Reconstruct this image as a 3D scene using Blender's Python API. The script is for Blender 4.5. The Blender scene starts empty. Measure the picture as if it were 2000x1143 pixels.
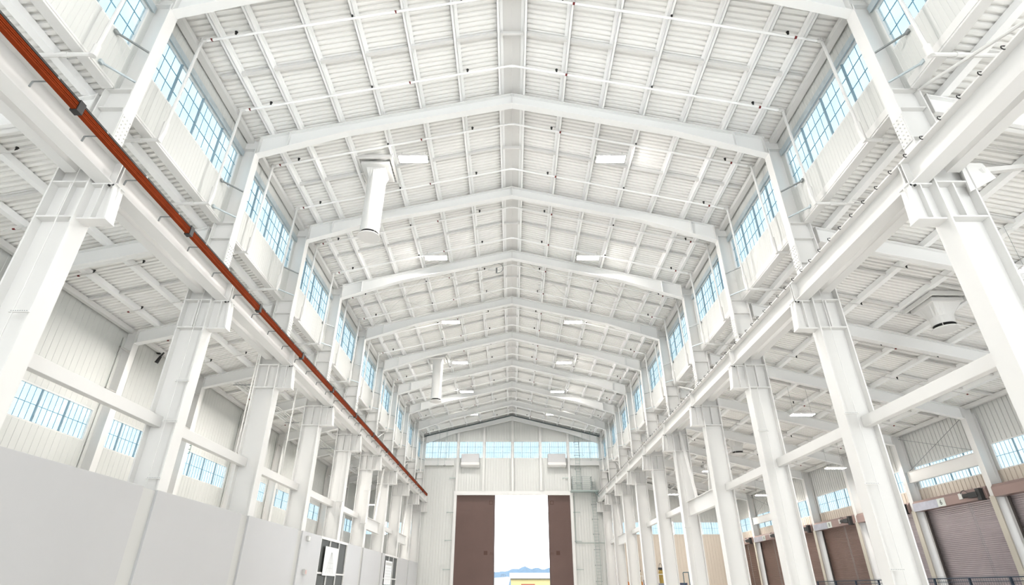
import bpy, math, random
from mathutils import Vector, Matrix
random.seed(7)
S = bpy.context.scene
COL = S.collection

# ------------------------------------------------------------------ camera
F = 1082.0
cam_d = bpy.data.cameras.new('camera'); cam_d.sensor_width = 36; cam_d.lens = F/2000*36
cam_d.clip_end = 8000; cam_d.clip_start = .05
cam = bpy.data.objects.new('camera', cam_d); COL.objects.link(cam)
cam.location = (0, 0, 0); cam.rotation_euler = (math.radians(90+28.173), 0, 0)
S.camera = cam
FLOOR = -1.6            # the camera stands 1.6 m above the floor

# ------------------------------------------------------------------ light
S.view_settings.view_transform = 'Standard'; S.view_settings.look = 'None'
S.view_settings.gamma = 1; S.view_settings.use_curve_mapping = False
S.view_settings.exposure = 1.27
w = bpy.data.worlds.new('sky'); S.world = w; w.use_nodes = True
nt = w.node_tree; nt.nodes.clear()
wo = nt.nodes.new('ShaderNodeOutputWorld'); bg = nt.nodes.new('ShaderNodeBackground')
bg.inputs[0].default_value = (0.93, 0.97, 1.0, 1); bg.inputs[1].default_value = 2.4
nt.links.new(bg.outputs[0], wo.inputs[0])
LAMP_W = 165.0           # emission strength of the fluorescent tubes

# further daylight comes in from the sky through the open end of the hall behind the camera

# ------------------------------------------------------------------ materials
MATS = {}
def mat(name, col, rough=.5, metal=0., spec=.4, noise=0., nscale=3., bump=0., bscale=40.):
    if name in MATS: return MATS[name]
    m = bpy.data.materials.new(name); m.use_nodes = True; t = m.node_tree
    b = t.nodes['Principled BSDF']
    b.inputs['Base Color'].default_value = (*col, 1); b.inputs['Roughness'].default_value = rough
    b.inputs['Metallic'].default_value = metal; b.inputs['Specular IOR Level'].default_value = spec
    if noise or bump:
        tc = t.nodes.new('ShaderNodeTexCoord')
    if noise:
        n = t.nodes.new('ShaderNodeTexNoise'); n.inputs['Scale'].default_value = nscale; n.inputs['Detail'].default_value = 4
        t.links.new(tc.outputs['Object'], n.inputs['Vector'])
        r = t.nodes.new('ShaderNodeValToRGB')
        r.color_ramp.elements[0].position = .3; r.color_ramp.elements[1].position = .7
        r.color_ramp.elements[0].color = (*[c*(1-noise) for c in col], 1); r.color_ramp.elements[1].color = (*col, 1)
        t.links.new(n.outputs['Fac'], r.inputs[0]); t.links.new(r.outputs[0], b.inputs['Base Color'])
    if bump:
        n2 = t.nodes.new('ShaderNodeTexNoise'); n2.inputs['Scale'].default_value = bscale
        t.links.new(tc.outputs['Object'], n2.inputs['Vector'])
        bp = t.nodes.new('ShaderNodeBump'); bp.inputs['Strength'].default_value = bump; bp.inputs['Distance'].default_value = .01
        t.links.new(n2.outputs['Fac'], bp.inputs['Height']); t.links.new(bp.outputs[0], b.inputs['Normal'])
    MATS[name] = m; return m
WHITE = mat('white_paint', (.71, .703, .683), .38, noise=.03, nscale=.6)
RAFT = mat('rafter_white', (.82, .82, .805), .4)
PURL = mat('purlin_white', (.94, .94, .93), .4)
DECK = mat('deck_white', (.92, .912, .885), .5, noise=.05, nscale=.35)
WALLW = mat('wall_white', (.63, .635, .61), .5, noise=.04, nscale=.25)
CREAM = mat('wall_cream', (.60, .535, .455), .55, noise=.04, nscale=.3)
PANEL = mat('partition_white', (.46, .46, .46), .35, noise=.04, nscale=.4)
LGREY = mat('light_grey', (.5, .5, .48), .5)
GALV = mat('galvanised', (.55, .62, .65), .4, .5, noise=.15, nscale=6)
GREY = mat('mid_grey_steel', (.28, .3, .3), .4, .5)
STEEL = mat('green_grey_steel', (.36, .42, .40), .45, .3)
ORANGE = mat('orange_bar', (.23, .032, .004), .75, spec=.1, noise=.2, nscale=2)
BLACK = mat('black', (.02, .02, .02), .5)
DARKBR = mat('dark_brown', (.07, .03, .02), .5)
RED = mat('red', (.16, .008, .008), .5)
BROWN = mat('brown_door', (.12, .072, .06), .5, noise=.1, nscale=.5)
SHUT = mat('brown_shutter', (.19, .12, .10), .38, .35, spec=.5, noise=.06, nscale=1)
SHUTS = mat('sheen_shutter', (.42, .375, .39), .3, .85, spec=.5, noise=.12, nscale=1)  # brown shutter again, with the nearer doors' bright reflection put into its colour
HOODB = mat('brown_hood', (.30, .21, .19), .4, .2)
HOODS = mat('silver_film', (.50, .50, .56), .3, .5, noise=.25, nscale=2.5)
BEIGE = mat('beige_column', (.50, .47, .40), .5)
BAR = mat('glazing_bar', (.17, .33, .42), .5)
BARH = mat('mullion', (.24, .33, .38), .5, .2)
CONC = mat('concrete_floor', (.82, .81, .79), .55, noise=.15, nscale=.4, bump=.2)
ASPH = mat('asphalt', (.22, .22, .22), .8, noise=.2, nscale=.1)
TEAL = mat('teal_rail', (.03, .09, .11), .4)
NAVY = mat('navy_fence', (.02, .035, .055), .4)
YEL = mat('yellow_cylinder', (.42, .29, .07), .45, noise=.1, nscale=8)
ORG = mat('orange_machine', (.5, .16, .03), .45)
MACH = mat('dark_machine', (.09, .09, .09), .4, .4, noise=.3, nscale=12)
HILL = mat('hill_haze_blue', (.03, .075, .125), .9, noise=.25, nscale=.03)  # distance haze is put into this blue base colour
YWALL = mat('yellow_wall', (.42, .36, .17), .7, noise=.05)
GROOF = mat('grey_roof', (.17, .185, .19), .6, noise=.05)
WROOF = mat('white_roof', (.30, .30, .29), .6)
REDB = mat('red_board', (.24, .05, .035), .6)
DGLASS = mat('dark_glass', (.06, .065, .06), .45, 0, .15)
SIGNY = mat('sign_yellow', (.35, .28, .04), .5)

def pane_mat():
    m = bpy.data.materials.new('frosted_pane'); m.use_nodes = True; t = m.node_tree; t.nodes.clear()
    o = t.nodes.new('ShaderNodeOutputMaterial'); mx = t.nodes.new('ShaderNodeMixShader')
    tr = t.nodes.new('ShaderNodeBsdfTransparent'); tl = t.nodes.new('ShaderNodeBsdfTranslucent')
    tc = t.nodes.new('ShaderNodeTexCoord'); n = t.nodes.new('ShaderNodeTexNoise'); n.inputs['Scale'].default_value = 1.3
    t.links.new(tc.outputs['Object'], n.inputs['Vector'])
    r = t.nodes.new('ShaderNodeValToRGB')
    r.color_ramp.elements[0].position = .35; r.color_ramp.elements[1].position = .65
    r.color_ramp.elements[0].color = (.36, .405, .425, 1); r.color_ramp.elements[1].color = (.395, .43, .44, 1)
    t.links.new(n.outputs['Fac'], r.inputs[0]); t.links.new(r.outputs[0], tr.inputs[0])
    tl.inputs[0].default_value = (.72, .85, .9, 1); mx.inputs[0].default_value = .12
    t.links.new(tr.outputs[0], mx.inputs[1]); t.links.new(tl.outputs[0], mx.inputs[2]); t.links.new(mx.outputs[0], o.inputs[0])
    return m
PANE = pane_mat()
def emis(name, col, st):
    m = bpy.data.materials.new(name); m.use_nodes = True; t = m.node_tree; t.nodes.clear()
    o = t.nodes.new('ShaderNodeOutputMaterial'); e = t.nodes.new('ShaderNodeEmission')
    e.inputs[0].default_value = (*col, 1); e.inputs[1].default_value = st; t.links.new(e.outputs[0], o.inputs[0]); return m
TUBE = emis('fluorescent_tube', (1, .96, .92), LAMP_W)

TUBE2 = emis('aisle_tube', (1, .95, .89), LAMP_W*.6)

# ------------------------------------------------------------------ helpers
class MB:
    def __init__(s): s.v = []; s.f = []
    def add(s, vs, fs):
        n = len(s.v); s.v += [tuple(p) for p in vs]; s.f += [tuple(i+n for i in f) for f in fs]; return s
    def box(s, x0, x1, y0, y1, z0, z1):
        v = [(x, y, z) for x in (x0, x1) for y in (y0, y1) for z in (z0, z1)]
        return s.add(v, [(0,1,3,2),(4,6,7,5),(0,4,5,1),(2,3,7,6),(0,2,6,4),(1,5,7,3)])
    def beam(s, a, b, wd, ht, up=(0, 0, 1)):      # rectangular bar from a to b
        a = Vector(a); b = Vector(b); d = (b-a).normalized(); u = Vector(up)
        r = d.cross(u)
        if r.length < 1e-4: r = d.cross(Vector((1, 0, 0)))
        r.normalize(); u = r.cross(d).normalized()
        v = [p+r*sx*wd/2+u*sz*ht/2 for p in (a, b) for sx in (-1, 1) for sz in (-1, 1)]
        return s.add(v, [(0,1,3,2),(4,6,7,5),(0,4,5,1),(2,3,7,6),(0,2,6,4),(1,5,7,3)])
    def tube(s, a, b, r, n=10, r2=None, caps=True):
        a = Vector(a); b = Vector(b); d = (b-a).normalized()
        u = d.orthogonal().normalized(); q = d.cross(u); r2 = r if r2 is None else r2
        v = [p+(u*math.cos(t)+q*math.sin(t))*rr for p, rr in ((a, r), (b, r2)) for t in [2*math.pi*i/n for i in range(n)]]
        f = [(i, (i+1) % n, n+(i+1) % n, n+i) for i in range(n)]
        if caps: f += [tuple(range(n-1, -1, -1)), tuple(range(n, 2*n))]
        return s.add(v, f)
    def prism(s, poly, y0, y1, ax='y'):           # polygon (a,b) extruded along an axis
        n = len(poly)
        if ax == 'y': v = [(a, y, b) for y in (y0, y1) for a, b in poly]
        elif ax == 'x': v = [(x, a, b) for x in (y0, y1) for a, b in poly]
        else: v = [(a, b, z) for z in (y0, y1) for a, b in poly]
        return s.add(v, [tuple(range(n-1, -1, -1)), tuple(range(n, 2*n))] + [(i, (i+1) % n, n+(i+1) % n, n+i) for i in range(n)])
    def sheet(s, rows):                            # grid of points
        n = len(s.v); m = len(rows[0])
        s.v += [tuple(p) for r in rows for p in r]
        for i in range(len(rows)-1):
            for j in range(m-1): s.f.append((n+i*m+j, n+i*m+j+1, n+(i+1)*m+j+1, n+(i+1)*m+j))
        return s
    def lathe(s, prof, c=(0, 0, 0), n=24):
        base = len(s.v)
        for r, z in prof:
            for i in range(n):
                t = 2*math.pi*i/n; s.v.append((c[0]+r*math.cos(t), c[1]+r*math.sin(t), c[2]+z))
        for k in range(len(prof)-1):
            for i in range(n):
                s.f.append((base+k*n+i, base+k*n+(i+1) % n, base+(k+1)*n+(i+1) % n, base+(k+1)*n+i))
        return s
    def build(s, name, m, parent=None, smooth=False, bevel=0):
        me = bpy.data.meshes.new(name); me.from_pydata(s.v, [], s.f); me.materials.append(m); me.update()
        if smooth:
            for p in me.polygons: p.use_smooth = True
        o = bpy.data.objects.new(name, me); COL.objects.link(o)
        if parent: o.parent = parent
        if bevel:
            b = o.modifiers.new('bevel', 'BEVEL'); b.width = bevel; b.segments = 2
        return o
def tag(o, label, cat, group=None, kind=None):
    o['label'] = label; o['category'] = cat
    if group: o['group'] = group
    if kind: o['kind'] = kind
    return o
def struct(o): o['kind'] = 'structure'; return o
def empty(name, loc=(0, 0, 0), rz=0):
    o = bpy.data.objects.new(name, None); COL.objects.link(o); o.location = loc; o.rotation_euler = (0, 0, rz)
    o.empty_display_size = .2; return o
def dup(root, loc, label=None, rz=None):
    r = root.copy(); COL.objects.link(r); r.location = loc
    if rz is not None: r.rotation_euler = (0, 0, rz)
    if label: r['label'] = label
    for ch in list(root.children):
        c = ch.copy(); COL.objects.link(c); c.parent = r
        for g in ch.children:
            d = g.copy(); COL.objects.link(d); d.parent = c
    return r
ORD = ['first', 'second', 'third', 'fourth', 'fifth', 'sixth', 'seventh', 'eighth', 'ninth', 'tenth', 'eleventh', 'twelfth']
SIDE = {-1: 'left', 1: 'right'}
def near(i):   # i = 0.. , nearest first
    return 'nearest the camera' if i == 0 else ORD[i] + ' from the camera'

# ------------------------------------------------------------------ layout
def YF(k): return 4.43 + 6*k              # frame lines; k = 1..10 stand in view
YE = 64.9                                  # inner face of the end wall
Y0 = -14.0                                  # open end behind the camera
MZ, MS = 18.07, .243                       # main roof: underside of purlins = MZ - MS|x|
AZ, AS = 14.0, .24                         # aisle roofs
XI, XO = 9.88, 10.78                       # column faces
XW = 10.42                                 # clerestory wall
XL, XR = -17.0, 24.0                       # outer walls
PH = .22

# floor
struct(MB().box(-17.4, 24.6, Y0, 65.3, FLOOR-.2, FLOOR).build('floor', CONC))
o = MB().box(-600, 600, 65.3, 2600, FLOOR-.25, FLOOR-.05).build('ground', ASPH); struct(o)

# roof decks: ribs run down the slope
def deck(name, xa, xb, zf, y0, y1, pitch=.2, depth=.07, label=None):
    ys = []; y = y0
    while y < y1-.01:
        ys += [(y, 0), (y+pitch*.5, 0), (y+pitch*.6, depth), (y+pitch*.9, depth)]; y += pitch
    ys.append((y1, 0))
    m = MB()
    m.sheet([[(xa, yy, zf(xa)+d) for yy, d in ys], [(xb, yy, zf(xb)+d) for yy, d in ys]])
    return m
main = deck('', 0, -10.75, lambda x: MZ+PH-MS*abs(x), Y0, 65.2)
n = deck('', 0, 10.75, lambda x: MZ+PH-MS*abs(x), Y0, 65.2); main.add(n.v, n.f)
struct(main.build('ceiling', DECK))
al = deck('', -10.68, -17.4, lambda x: AZ+PH-AS*abs(x), Y0, 65.2)
struct(al.build('ceiling', DECK))
ar = deck('', 10.68, 24.5, lambda x: AZ+PH-AS*abs(x), Y0, 65.2)
struct(ar.build('ceiling', DECK))
# opaque roof covering above the ribs
for nm, xs in (('m', (-10.9, 0, 10.9)), ('l', (-17.5, -10.75)), ('r', (10.75, 24.6))):
    zf = (lambda x: MZ+PH-MS*abs(x)+.10) if nm == 'm' else (lambda x: AZ+PH-AS*abs(x)+.10)
    m = MB().sheet([[(x, y, zf(x)) for x in xs] for y in (Y0, 65.3)])
    m.sheet([[(x, y, zf(x)+.06) for x in xs] for y in (Y0, 65.3)])
    struct(m.build('roof', LGREY))

# ribbed sheet walls -------------------------------------------------
def ribcols(u0, u1, pitch=.3, g=.03, depth=.024):
    k = math.ceil(u0/pitch-1e-6); pts = [(u0, 0)]
    u = k*pitch
    while u < u1-g:
        if u > u0+g: pts += [(u-g/2-.008, 0), (u-g/2, depth), (u+g/2, depth), (u+g/2+.008, 0)]
        u += pitch
    pts.append((u1, 0)); return pts
def wall_y(m, x, s, y0, y1, z0, z1, **k):      # wall running along y; the face looks towards -s
    c = ribcols(y0, y1, **k)
    z0f = z0 if callable(z0) else (lambda y: z0); z1f = z1 if callable(z1) else (lambda y: z1)
    m.sheet([[(x+s*d, u, z0f(u)) for u, d in c], [(x+s*d, u, z1f(u)) for u, d in c]])
    m.add([(x+s*.09, y0, z0f(y0)), (x+s*.09, y1, z0f(y1)), (x+s*.09, y1, z1f(y1)), (x+s*.09, y0, z1f(y0)),
           (x, y0, z0f(y0)), (x, y1, z0f(y1)), (x, y1, z1f(y1)), (x, y0, z1f(y0))],
          [(0,1,2,3), (0,4,5,1), (3,2,6,7), (0,3,7,4), (1,5,6,2)])
def wall_x(m, y, x0, x1, z0, z1, **k):
    c = ribcols(x0, x1, **k)
    z0f = z0 if callable(z0) else (lambda x: z0); z1f = z1 if callable(z1) else (lambda x: z1)
    m.sheet([[(u, y+d, z0f(u)) for u, d in c], [(u, y+d, z1f(u)) for u, d in c]])
    m.add([(x0, y+.09, z0f(x0)), (x1, y+.09, z0f(x1)), (x1, y+.09, z1f(x1)), (x0, y+.09, z1f(x0)),
           (x0, y, z0f(x0)), (x1, y, z0f(x1)), (x1, y, z1f(x1)), (x0, y, z1f(x0))],
          [(0,1,2,3), (0,4,5,1), (3,2,6,7), (0,3,7,4), (1,5,6,2)])

CS, CH = 12.98, 14.72     # clerestory sill and head
for s in (-1, 1):
    m = MB(); x = s*XW
    wall_y(m, x, s, Y0, 65.0, 11.56, CS, pitch=.15, g=.010, depth=.006)
    wall_y(m, x, s, Y0, 65.0, CH+.2, MZ+PH-MS*XW+.06, pitch=.15, g=.010, depth=.006)
    for k in range(-1, 11):
        a = max(YF(k)-.22, Y0); m.box(*sorted((x, x+s*.09)), a, min(YF(k)+.28, 65.0), CS, CH+.2)
    struct(m.build('wall_clerestory_'+SIDE[s], WALLW))

# windows -------------------------------------------------------------
WN = [0]
def window(axis, c, s, u0, u1, z0, z1, rows, heavy, fine, header=False, dark=None):
    """axis 'x': the window lies in the plane x=c and runs along y; 'y': plane y=c, runs along x.
    s is the outward direction."""
    WN[0] += 1
    root = empty('window_%d' % WN[0], (c, (u0+u1)/2, z0) if axis == 'x' else ((u0+u1)/2, c, z0)); struct(root)
    uc = (u0+u1)/2; a, b = u0-uc, u1-uc; h = z1-z0
    def bx(m, ua, ub, d0, d1, za, zb):
        d0, d1 = sorted((d0*s, d1*s))
        if axis == 'x': m.box(d0, d1, ua, ub, za, zb)
        else: m.box(ua, ub, d0, d1, za, zb)
    m = MB(); bx(m, a, b, .075, .083, 0, h); m.build('pane', PANE, root)
    m = MB(); t = .05
    bx(m, a, b, 0, .1, 0, t); bx(m, a, b, 0, .1, h-t, h); bx(m, a, a+t, 0, .1, t, h-t); bx(m, b-t, b, 0, .1, t, h-t)
    m.build('frame', WHITE, root)
    m = MB()
    nh = max(1, round((b-a)/heavy)); nf = max(1, round((b-a)/nh/fine))
    for i in range(nh):
        ua = a+(b-a)*i/nh
        for j in range(1, nf):
            u = ua+(b-a)/nh*j/nf; bx(m, u-.006, u+.006, .055, .073, t, h-t)
    for r in range(1, rows): bx(m, a+t, b-t, .05, .073, h*r/rows-.009, h*r/rows+.009)
    m.build('glazing_bars', BAR, root)
    for i in range(1, nh):
        m = MB(); u = a+(b-a)*i/nh; bx(m, u-.02, u+.02, .0, .072, t, h-t); m.build('mullion', BARH, root)
    if header:
        m = MB(); bx(m, a-.1, b+.1, -.09, .02, h, h+.19); bx(m, a-.1, b+.1, -.09, -.075, h-.05, h)
        m.build('head_channel', GALV, root)
    return root
for s in (-1, 1):
    for b in range(0, 10):
        window('x', s*XW, s, YF(b)+.28, YF(b+1)-.22, CS, CH, 3, 1.3, .33, header=True)

# outer wall, left -----------------------------------------------------
AW0, AW1 = 5.17, 6.45
def aisle(x): return AZ+PH-AS*abs(x)
m = MB()
wall_y(m, XL, -1, Y0, 65.0, FLOOR, AW0, g=.02, depth=.012); wall_y(m, XL, -1, Y0, 65.0, AW1, aisle(XL)+.06, g=.02, depth=.010)
for k in range(-1, 11): m.box(XL-.09, XL, max(YF(k)-.3, Y0), min(YF(k)+.3, 65), AW0, AW1)
struct(m.build('wall_left', WALLW))
for b in range(1, 10): window('x', XL, -1, YF(b)+.3, YF(b+1)-.3, AW0, AW1, 2, 1.35, .27)
# outer wall, right
m = MB()
wall_y(m, XR, 1, Y0, 65.0, AW1, aisle(XR)+.06, g=.04, depth=.035)
for k in range(-1, 11): m.box(XR, XR+.09, max(YF(k)-.3, Y0), min(YF(k)+.3, 65), AW0, AW1)
struct(m.build('wall_right', WALLW))
m = MB(); wall_y(m, XR, 1, Y0, 65.0, 4.2, AW0, g=.04, depth=.035)
for k in range(-1, 11): m.box(XR, XR+.09, max(YF(k)-.55, Y0), min(YF(k)+.55, 65), FLOOR, 4.2)
m.box(XR, XR+.09, Y0, YF(2), FLOOR, 4.2)
struct(m.build('wall_right', CREAM))
for b in range(2, 10): window('x', XR, 1, YF(b)+.3, YF(b+1)-.3, AW0, AW1, 2, 1.35, .27)

# end wall ------------------------------------------------------------
EW0, EW1 = 13.2, 15.14
DX0, DX1, DZ = -6.12, 6.42, 9.2
gz = lambda x: MZ+PH-MS*abs(x)+.03
az = lambda x: AZ+PH-AS*abs(x)+.03
m = MB()
wall_x(m, YE, -10.4, 10.4, DZ+.35, EW0)
wall_x(m, YE, -10.4, DX0, FLOOR, DZ+.35); wall_x(m, YE, DX1, 10.4, FLOOR, DZ+.35)
wall_x(m, YE, -10.4, 0, EW1, gz); wall_x(m, YE, 0, 10.4, EW1, gz)
m.box(-10.4, -10.1, YE, YE+.09, EW0, EW1); m.box(10.1, 10.4, YE, YE+.09, EW0, EW1)
struct(m.build('wall_end', WALLW))
ECOL = [-6.2, -3.2, .06, 3.25, 6.45]
xs = [-10.1]+ECOL+[10.1]
for i in range(6): window('y', YE, 1, xs[i]+(.12 if i else 0), xs[i+1]-(.12 if i < 5 else 0), EW0, EW1, 3, 1.05, .27)
m = MB()
for a, b in zip(ECOL, ECOL): m.box(a-.12, a+.12, YE, YE+.09, EW0, EW1)
struct(m.build('wall_end', WALLW))
m = MB()
wall_x(m, YE, -17, -10.4, FLOOR, AW0); wall_x(m, YE, -17, -10.4, AW1, az)
wall_x(m, YE, 10.4, 24, AW1, az)
struct(m.build('wall_end_aisles', WALLW))
m = MB(); wall_x(m, YE, 10.4, 24, FLOOR, AW0); struct(m.build('wall_end_aisles', CREAM))
for a, b in ((-17, -13.8), (-13.6, -10.5), (10.6, 14.2), (14.4, 17.3), (17.5, 20.3), (20.5, 23.9)):
    window('y', YE, 1, a, b, AW0, AW1, 2, 1.2, .3)
# unseen near end wall behind the camera, added to cut the daylight, with the matching wide doorway standing open; the right aisle is open to daylight
m = MB(); yb = Y0
wall_x(m, yb-.09, -17, -10.4, FLOOR, az); wall_x(m, yb-.09, -10.4, -6.5, FLOOR, gz); wall_x(m, yb-.09, 6.5, 10.4, FLOOR, gz)
wall_x(m, yb-.09, -6.5, 0, 10.5, gz); wall_x(m, yb-.09, 0, 6.5, 10.5, gz)
struct(m.build('wall_near_unseen', WALLW))
# door surround of the big opening
struct(MB().box(DX0-.32, DX1+.32, YE-.18, YE+.12, DZ, DZ+.42).build('trim_1', WHITE, bevel=.01))
struct(MB().box(DX0-.32, DX0, YE-.18, YE+.12, FLOOR, DZ).build('trim_2', WHITE, bevel=.01))
struct(MB().box(DX1, DX1+.32, YE-.18, YE+.12, FLOOR, DZ).build('trim_3', WHITE, bevel=.01))

# sliding doors --------------------------------------------------------
def slide_door(n, x0, x1, edge):
    r = empty('door_%d' % n, ((x0+x1)/2, YE+.35, FLOOR)); struct(r)
    a, b = x0-(x0+x1)/2, x1-(x0+x1)/2; H = DZ+.3-FLOOR
    m = MB()
    nseg = 12
    for i in range(nseg): m.box(a, b, -.05, .05, H*i/nseg+.004, H*(i+1)/nseg-.004)
    m.box(a, b, -.04, .04, 0, H)
    m.build('door_leaf', BROWN, r)
    e = b if edge > 0 else a
    MB().box(min(e, e-edge*.12), max(e, e-edge*.12), -.075, -.05, 0, H).build('edge_stile', mat('door_edge', (.10, .07, .065), .4, .3), r)
    hx = e-edge*.95
    MB().box(hx-.2, hx+.2, -.07, -.05, 3.2-FLOOR, 3.6-FLOOR).build('vision_panel', DARKBR, r)
    hx = e-edge*.32
    m = MB()
    for i in range(5):
        m.box(hx-.17+.07*i, hx-.12+.07*i, -.08, -.05, 3.22+.06*((i*2) % 4)-FLOOR, 3.34+.06*((i*2) % 4)-FLOOR)
    m.build('latch', DARKBR, r)
    hx = e-edge*.45
    m = MB(); q = 8.45-FLOOR
    for p in ((-.2, .2, -.2, -.14), (-.2, .2, .14, .2), (-.2, -.14, -.14, .14), (.14, .2, -.14, .14)):
        m.box(hx+p[0], hx+p[1], -.08, -.05, q+p[2], q+p[3])
    m.build('square_marker', DARKBR, r)
slide_door(1, -6.3, -1.87, 1)
slide_door(2, 3.97, 6.6, -1)

# ------------------------------------------------------------------ columns
def bolt_grid(m, x, s, y0, y1, z0, z1, nx, nz):
    for i in range(nx):
        for j in range(nz):
            y = y0+(y1-y0)*i/(nx-1); z = z0+(z1-z0)*j/(nz-1)
            m.tube((x, y, z), (x-s*.035, y, z), .022, 6)
def make_column(s):
    r = empty('crane_column', (0, 0, FLOOR))
    X = lambda a, b: sorted((s*a, s*b))
    off = -FLOOR
    def build(m, name, mm=WHITE):
        m.v = [(x, y, z+off) for x, y, z in m.v]; return m.build(name, mm, r)
    m = MB(); top = 8.95
    m.box(*X(XI, XI+.04), -.25, .25, FLOOR, top); m.box(*X(XO-.04, XO), -.25, .25, FLOOR, top)
    m.box(*X(XI+.04, XO-.04), -.035, .035, FLOOR, top)
    m.box(*X(XI-.02, XO+.02), -.27, .27, top, top+.04)
    m.box(*X(XI-.1, XO+.1), -.32, .32, FLOOR, FLOOR+.04)
    for z in (8.41, 7.42): 
        m.box(*X(XI+.04, XO-.04), -.24, .24, z-.02, z+.02)
    m.box(*X(10.31, 10.35), -.2, -.035, 7.44, 8.39)
    build(m, 'lower_shaft')
    m = MB()
    xo1, xo2 = 10.72, 10.64
    zt = MZ-MS*10.1
    m.box(*X(XI, XI+.035), -.19, .19, top+.04, 15.05)
    m.prism([(s*xo1, 8.99), (s*xo2, 11.5), (s*xo2, zt), (s*(xo2-.035), zt), (s*(xo2-.035), 11.5), (s*(xo1-.035), 8.99)], -.19, .19)
    m.prism([(s*(XI+.035), 8.99), (s*(xo1-.03), 8.99), (s*(xo2-.03), 11.5), (s*(xo2-.03), zt), (s*(XI+.035), zt-.1)], -.02, .02)
    for z in (9.9, 10.9, 11.55, 15.03): m.box(*X(XI+.035, xo2-.03), -.16, .16, z-.015, z+.015)
    build(m, 'upper_shaft')
    m = MB(); m.box(*X(XI-.02, XI), -.17, .17, 9.75, 10.65)
    bolt_grid(m, s*(XI-.02), s, -.12, .12, 9.82, 10.58, 3, 7); build(m, 'splice_plate')
    m = MB()  # crane bracket
    m.box(*X(9.29, XI), -.16, .16, 8.39, 8.43); m.box(*X(9.22, XI), -.16, .16, 7.40, 7.44)
    m.box(*X(9.29, XI), -.02, .02, 7.44, 8.39)
    m.prism([(s*9.33, 8.43), (s*9.24, 7.42), (s*9.28, 7.42), (s*9.37, 8.43)], -.16, .16)
    m.box(*X(9.58, 9.61), -.15, .15, 7.44, 8.39)
    build(m, 'crane_bracket')
    m = MB()
    for x in (9.36, 9.47): m.tube((s*x, -.165, 8.37), (s*x, -.12, 8.37), .026, 8)
    build(m, 'bracket_bolts', BLACK)
    return r, build
COLS = {}
for s in (-1, 1):
    proto, bld = make_column(s)
    for k in range(1, 11):
        if k == 1: c = proto
        else: c = dup(proto, (0, 0, 0))
        c.location = (0, YF(k), FLOOR)
        lb = 'white riveted steel crane column in the %s row, %s' % (SIDE[s], near(k-1))
        lb = lb.replace('riveted ', '')
        tag(c, lb, 'column', 'crane columns in the %s row' % SIDE[s]); COLS[(s, k)] = c
def on_col(s, k, m, name, mm=WHITE):
    m.v = [(x, y-YF(k), z-FLOOR) for x, y, z in m.v]; return m.build(name, mm, COLS[(s, k)])
# thin conduits and slotted channels fixed to the nearer columns
for s, k, zs in ((1, 2, (4.6, 2.6, .45)), (1, 3, (5.6,)), (1, 5, (3.1,)), (-1, 2, (5.6, 4.35, 2.75)), (-1, 5, (7.4, 4.5)), (-1, 1, (5.0,)), (-1, 6, (6.0, 3.9))):
    y = YF(k)-.30
    for z in zs:
        m = MB(); m.box(*sorted((s*9.82, s*10.25)), y-.02, y+.02, z-.03, z+.03)
        on_col(s, k, m, 'slotted_channel')
        m = MB()
        for i in range(8):
            x = 9.86+.046*i; m.box(*sorted((s*x, s*(x+.022))), y-.024, y-.019, z-.008, z+.008)
        on_col(s, k, m, 'slots', GREY)
    m = MB(); m.tube((s*10.18, y, FLOOR+.02), (s*10.18, y, 8.9), .012, 6); on_col(s, k, m, 'conduit')

# ------------------------------------------------------------------ main rafters
def rbot(x):
    x = abs(x)
    return 17.5-.236*x if x < 6.5 else 17.5-.236*6.5-(x-6.5)*.345
def make_rafter():
    r = empty('roof_rafter', (0, 0, 0))
    m = MB(); top = lambda x: MZ-MS*abs(x)-.005
    for s in (-1, 1):
        xs = [0, 2, 4, 6.5, 8.2, XI+.02]
        m.add([(s*x, y, z) for x in xs for y, z in ((-.012, rbot(x)), (-.012, top(x)))] + [(s*x, y, z) for x in xs for y, z in ((.012, rbot(x)), (.012, top(x)))],
              [(2*i, 2*i+1, 2*i+3, 2*i+2) for i in range(5)] + [(12+2*i, 12+2*i+1, 12+2*i+3, 12+2*i+2) for i in range(5)])
        for a, b in zip(xs[:-1], xs[1:]):
            for f, dz in ((rbot, .0), (top, -.03)):
                v = [(s*x, y, f(x)+dz+t) for x in (a, b) for y in (-.15, .15) for t in (0, .03)]
                m.add(v, [(0,1,3,2),(4,6,7,5),(0,4,5,1),(2,3,7,6),(0,2,6,4),(1,5,7,3)])
    m.build('rafter_beam', RAFT, r)
    for s in (-1, 1):
        x = 8.75; MB().box(*sorted((s*x, s*(x+.03))), -.145, .145, rbot(x)+.03, MZ-MS*x-.03).build('stiffener', RAFT, r)
        x = 9.83; MB().box(*sorted((s*x, s*(x+.03))), -.17, .17, rbot(x)+.0, MZ-MS*x-.03).build('end_plate', WHITE, r)
    MB().box(-.02, .02, -.145, .145, 17.5, MZ-.03).build('ridge_plate', WHITE, r)
    return r
rf = make_rafter()
for k in range(1, 11):
    r = rf if k == 1 else dup(rf, (0, 0, 0))
    r.location = (0, YF(k), 0)
    tag(r, 'white haunched roof rafter spanning the main hall, %s' % near(k-1), 'rafter', 'rafters of the main roof')
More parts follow.
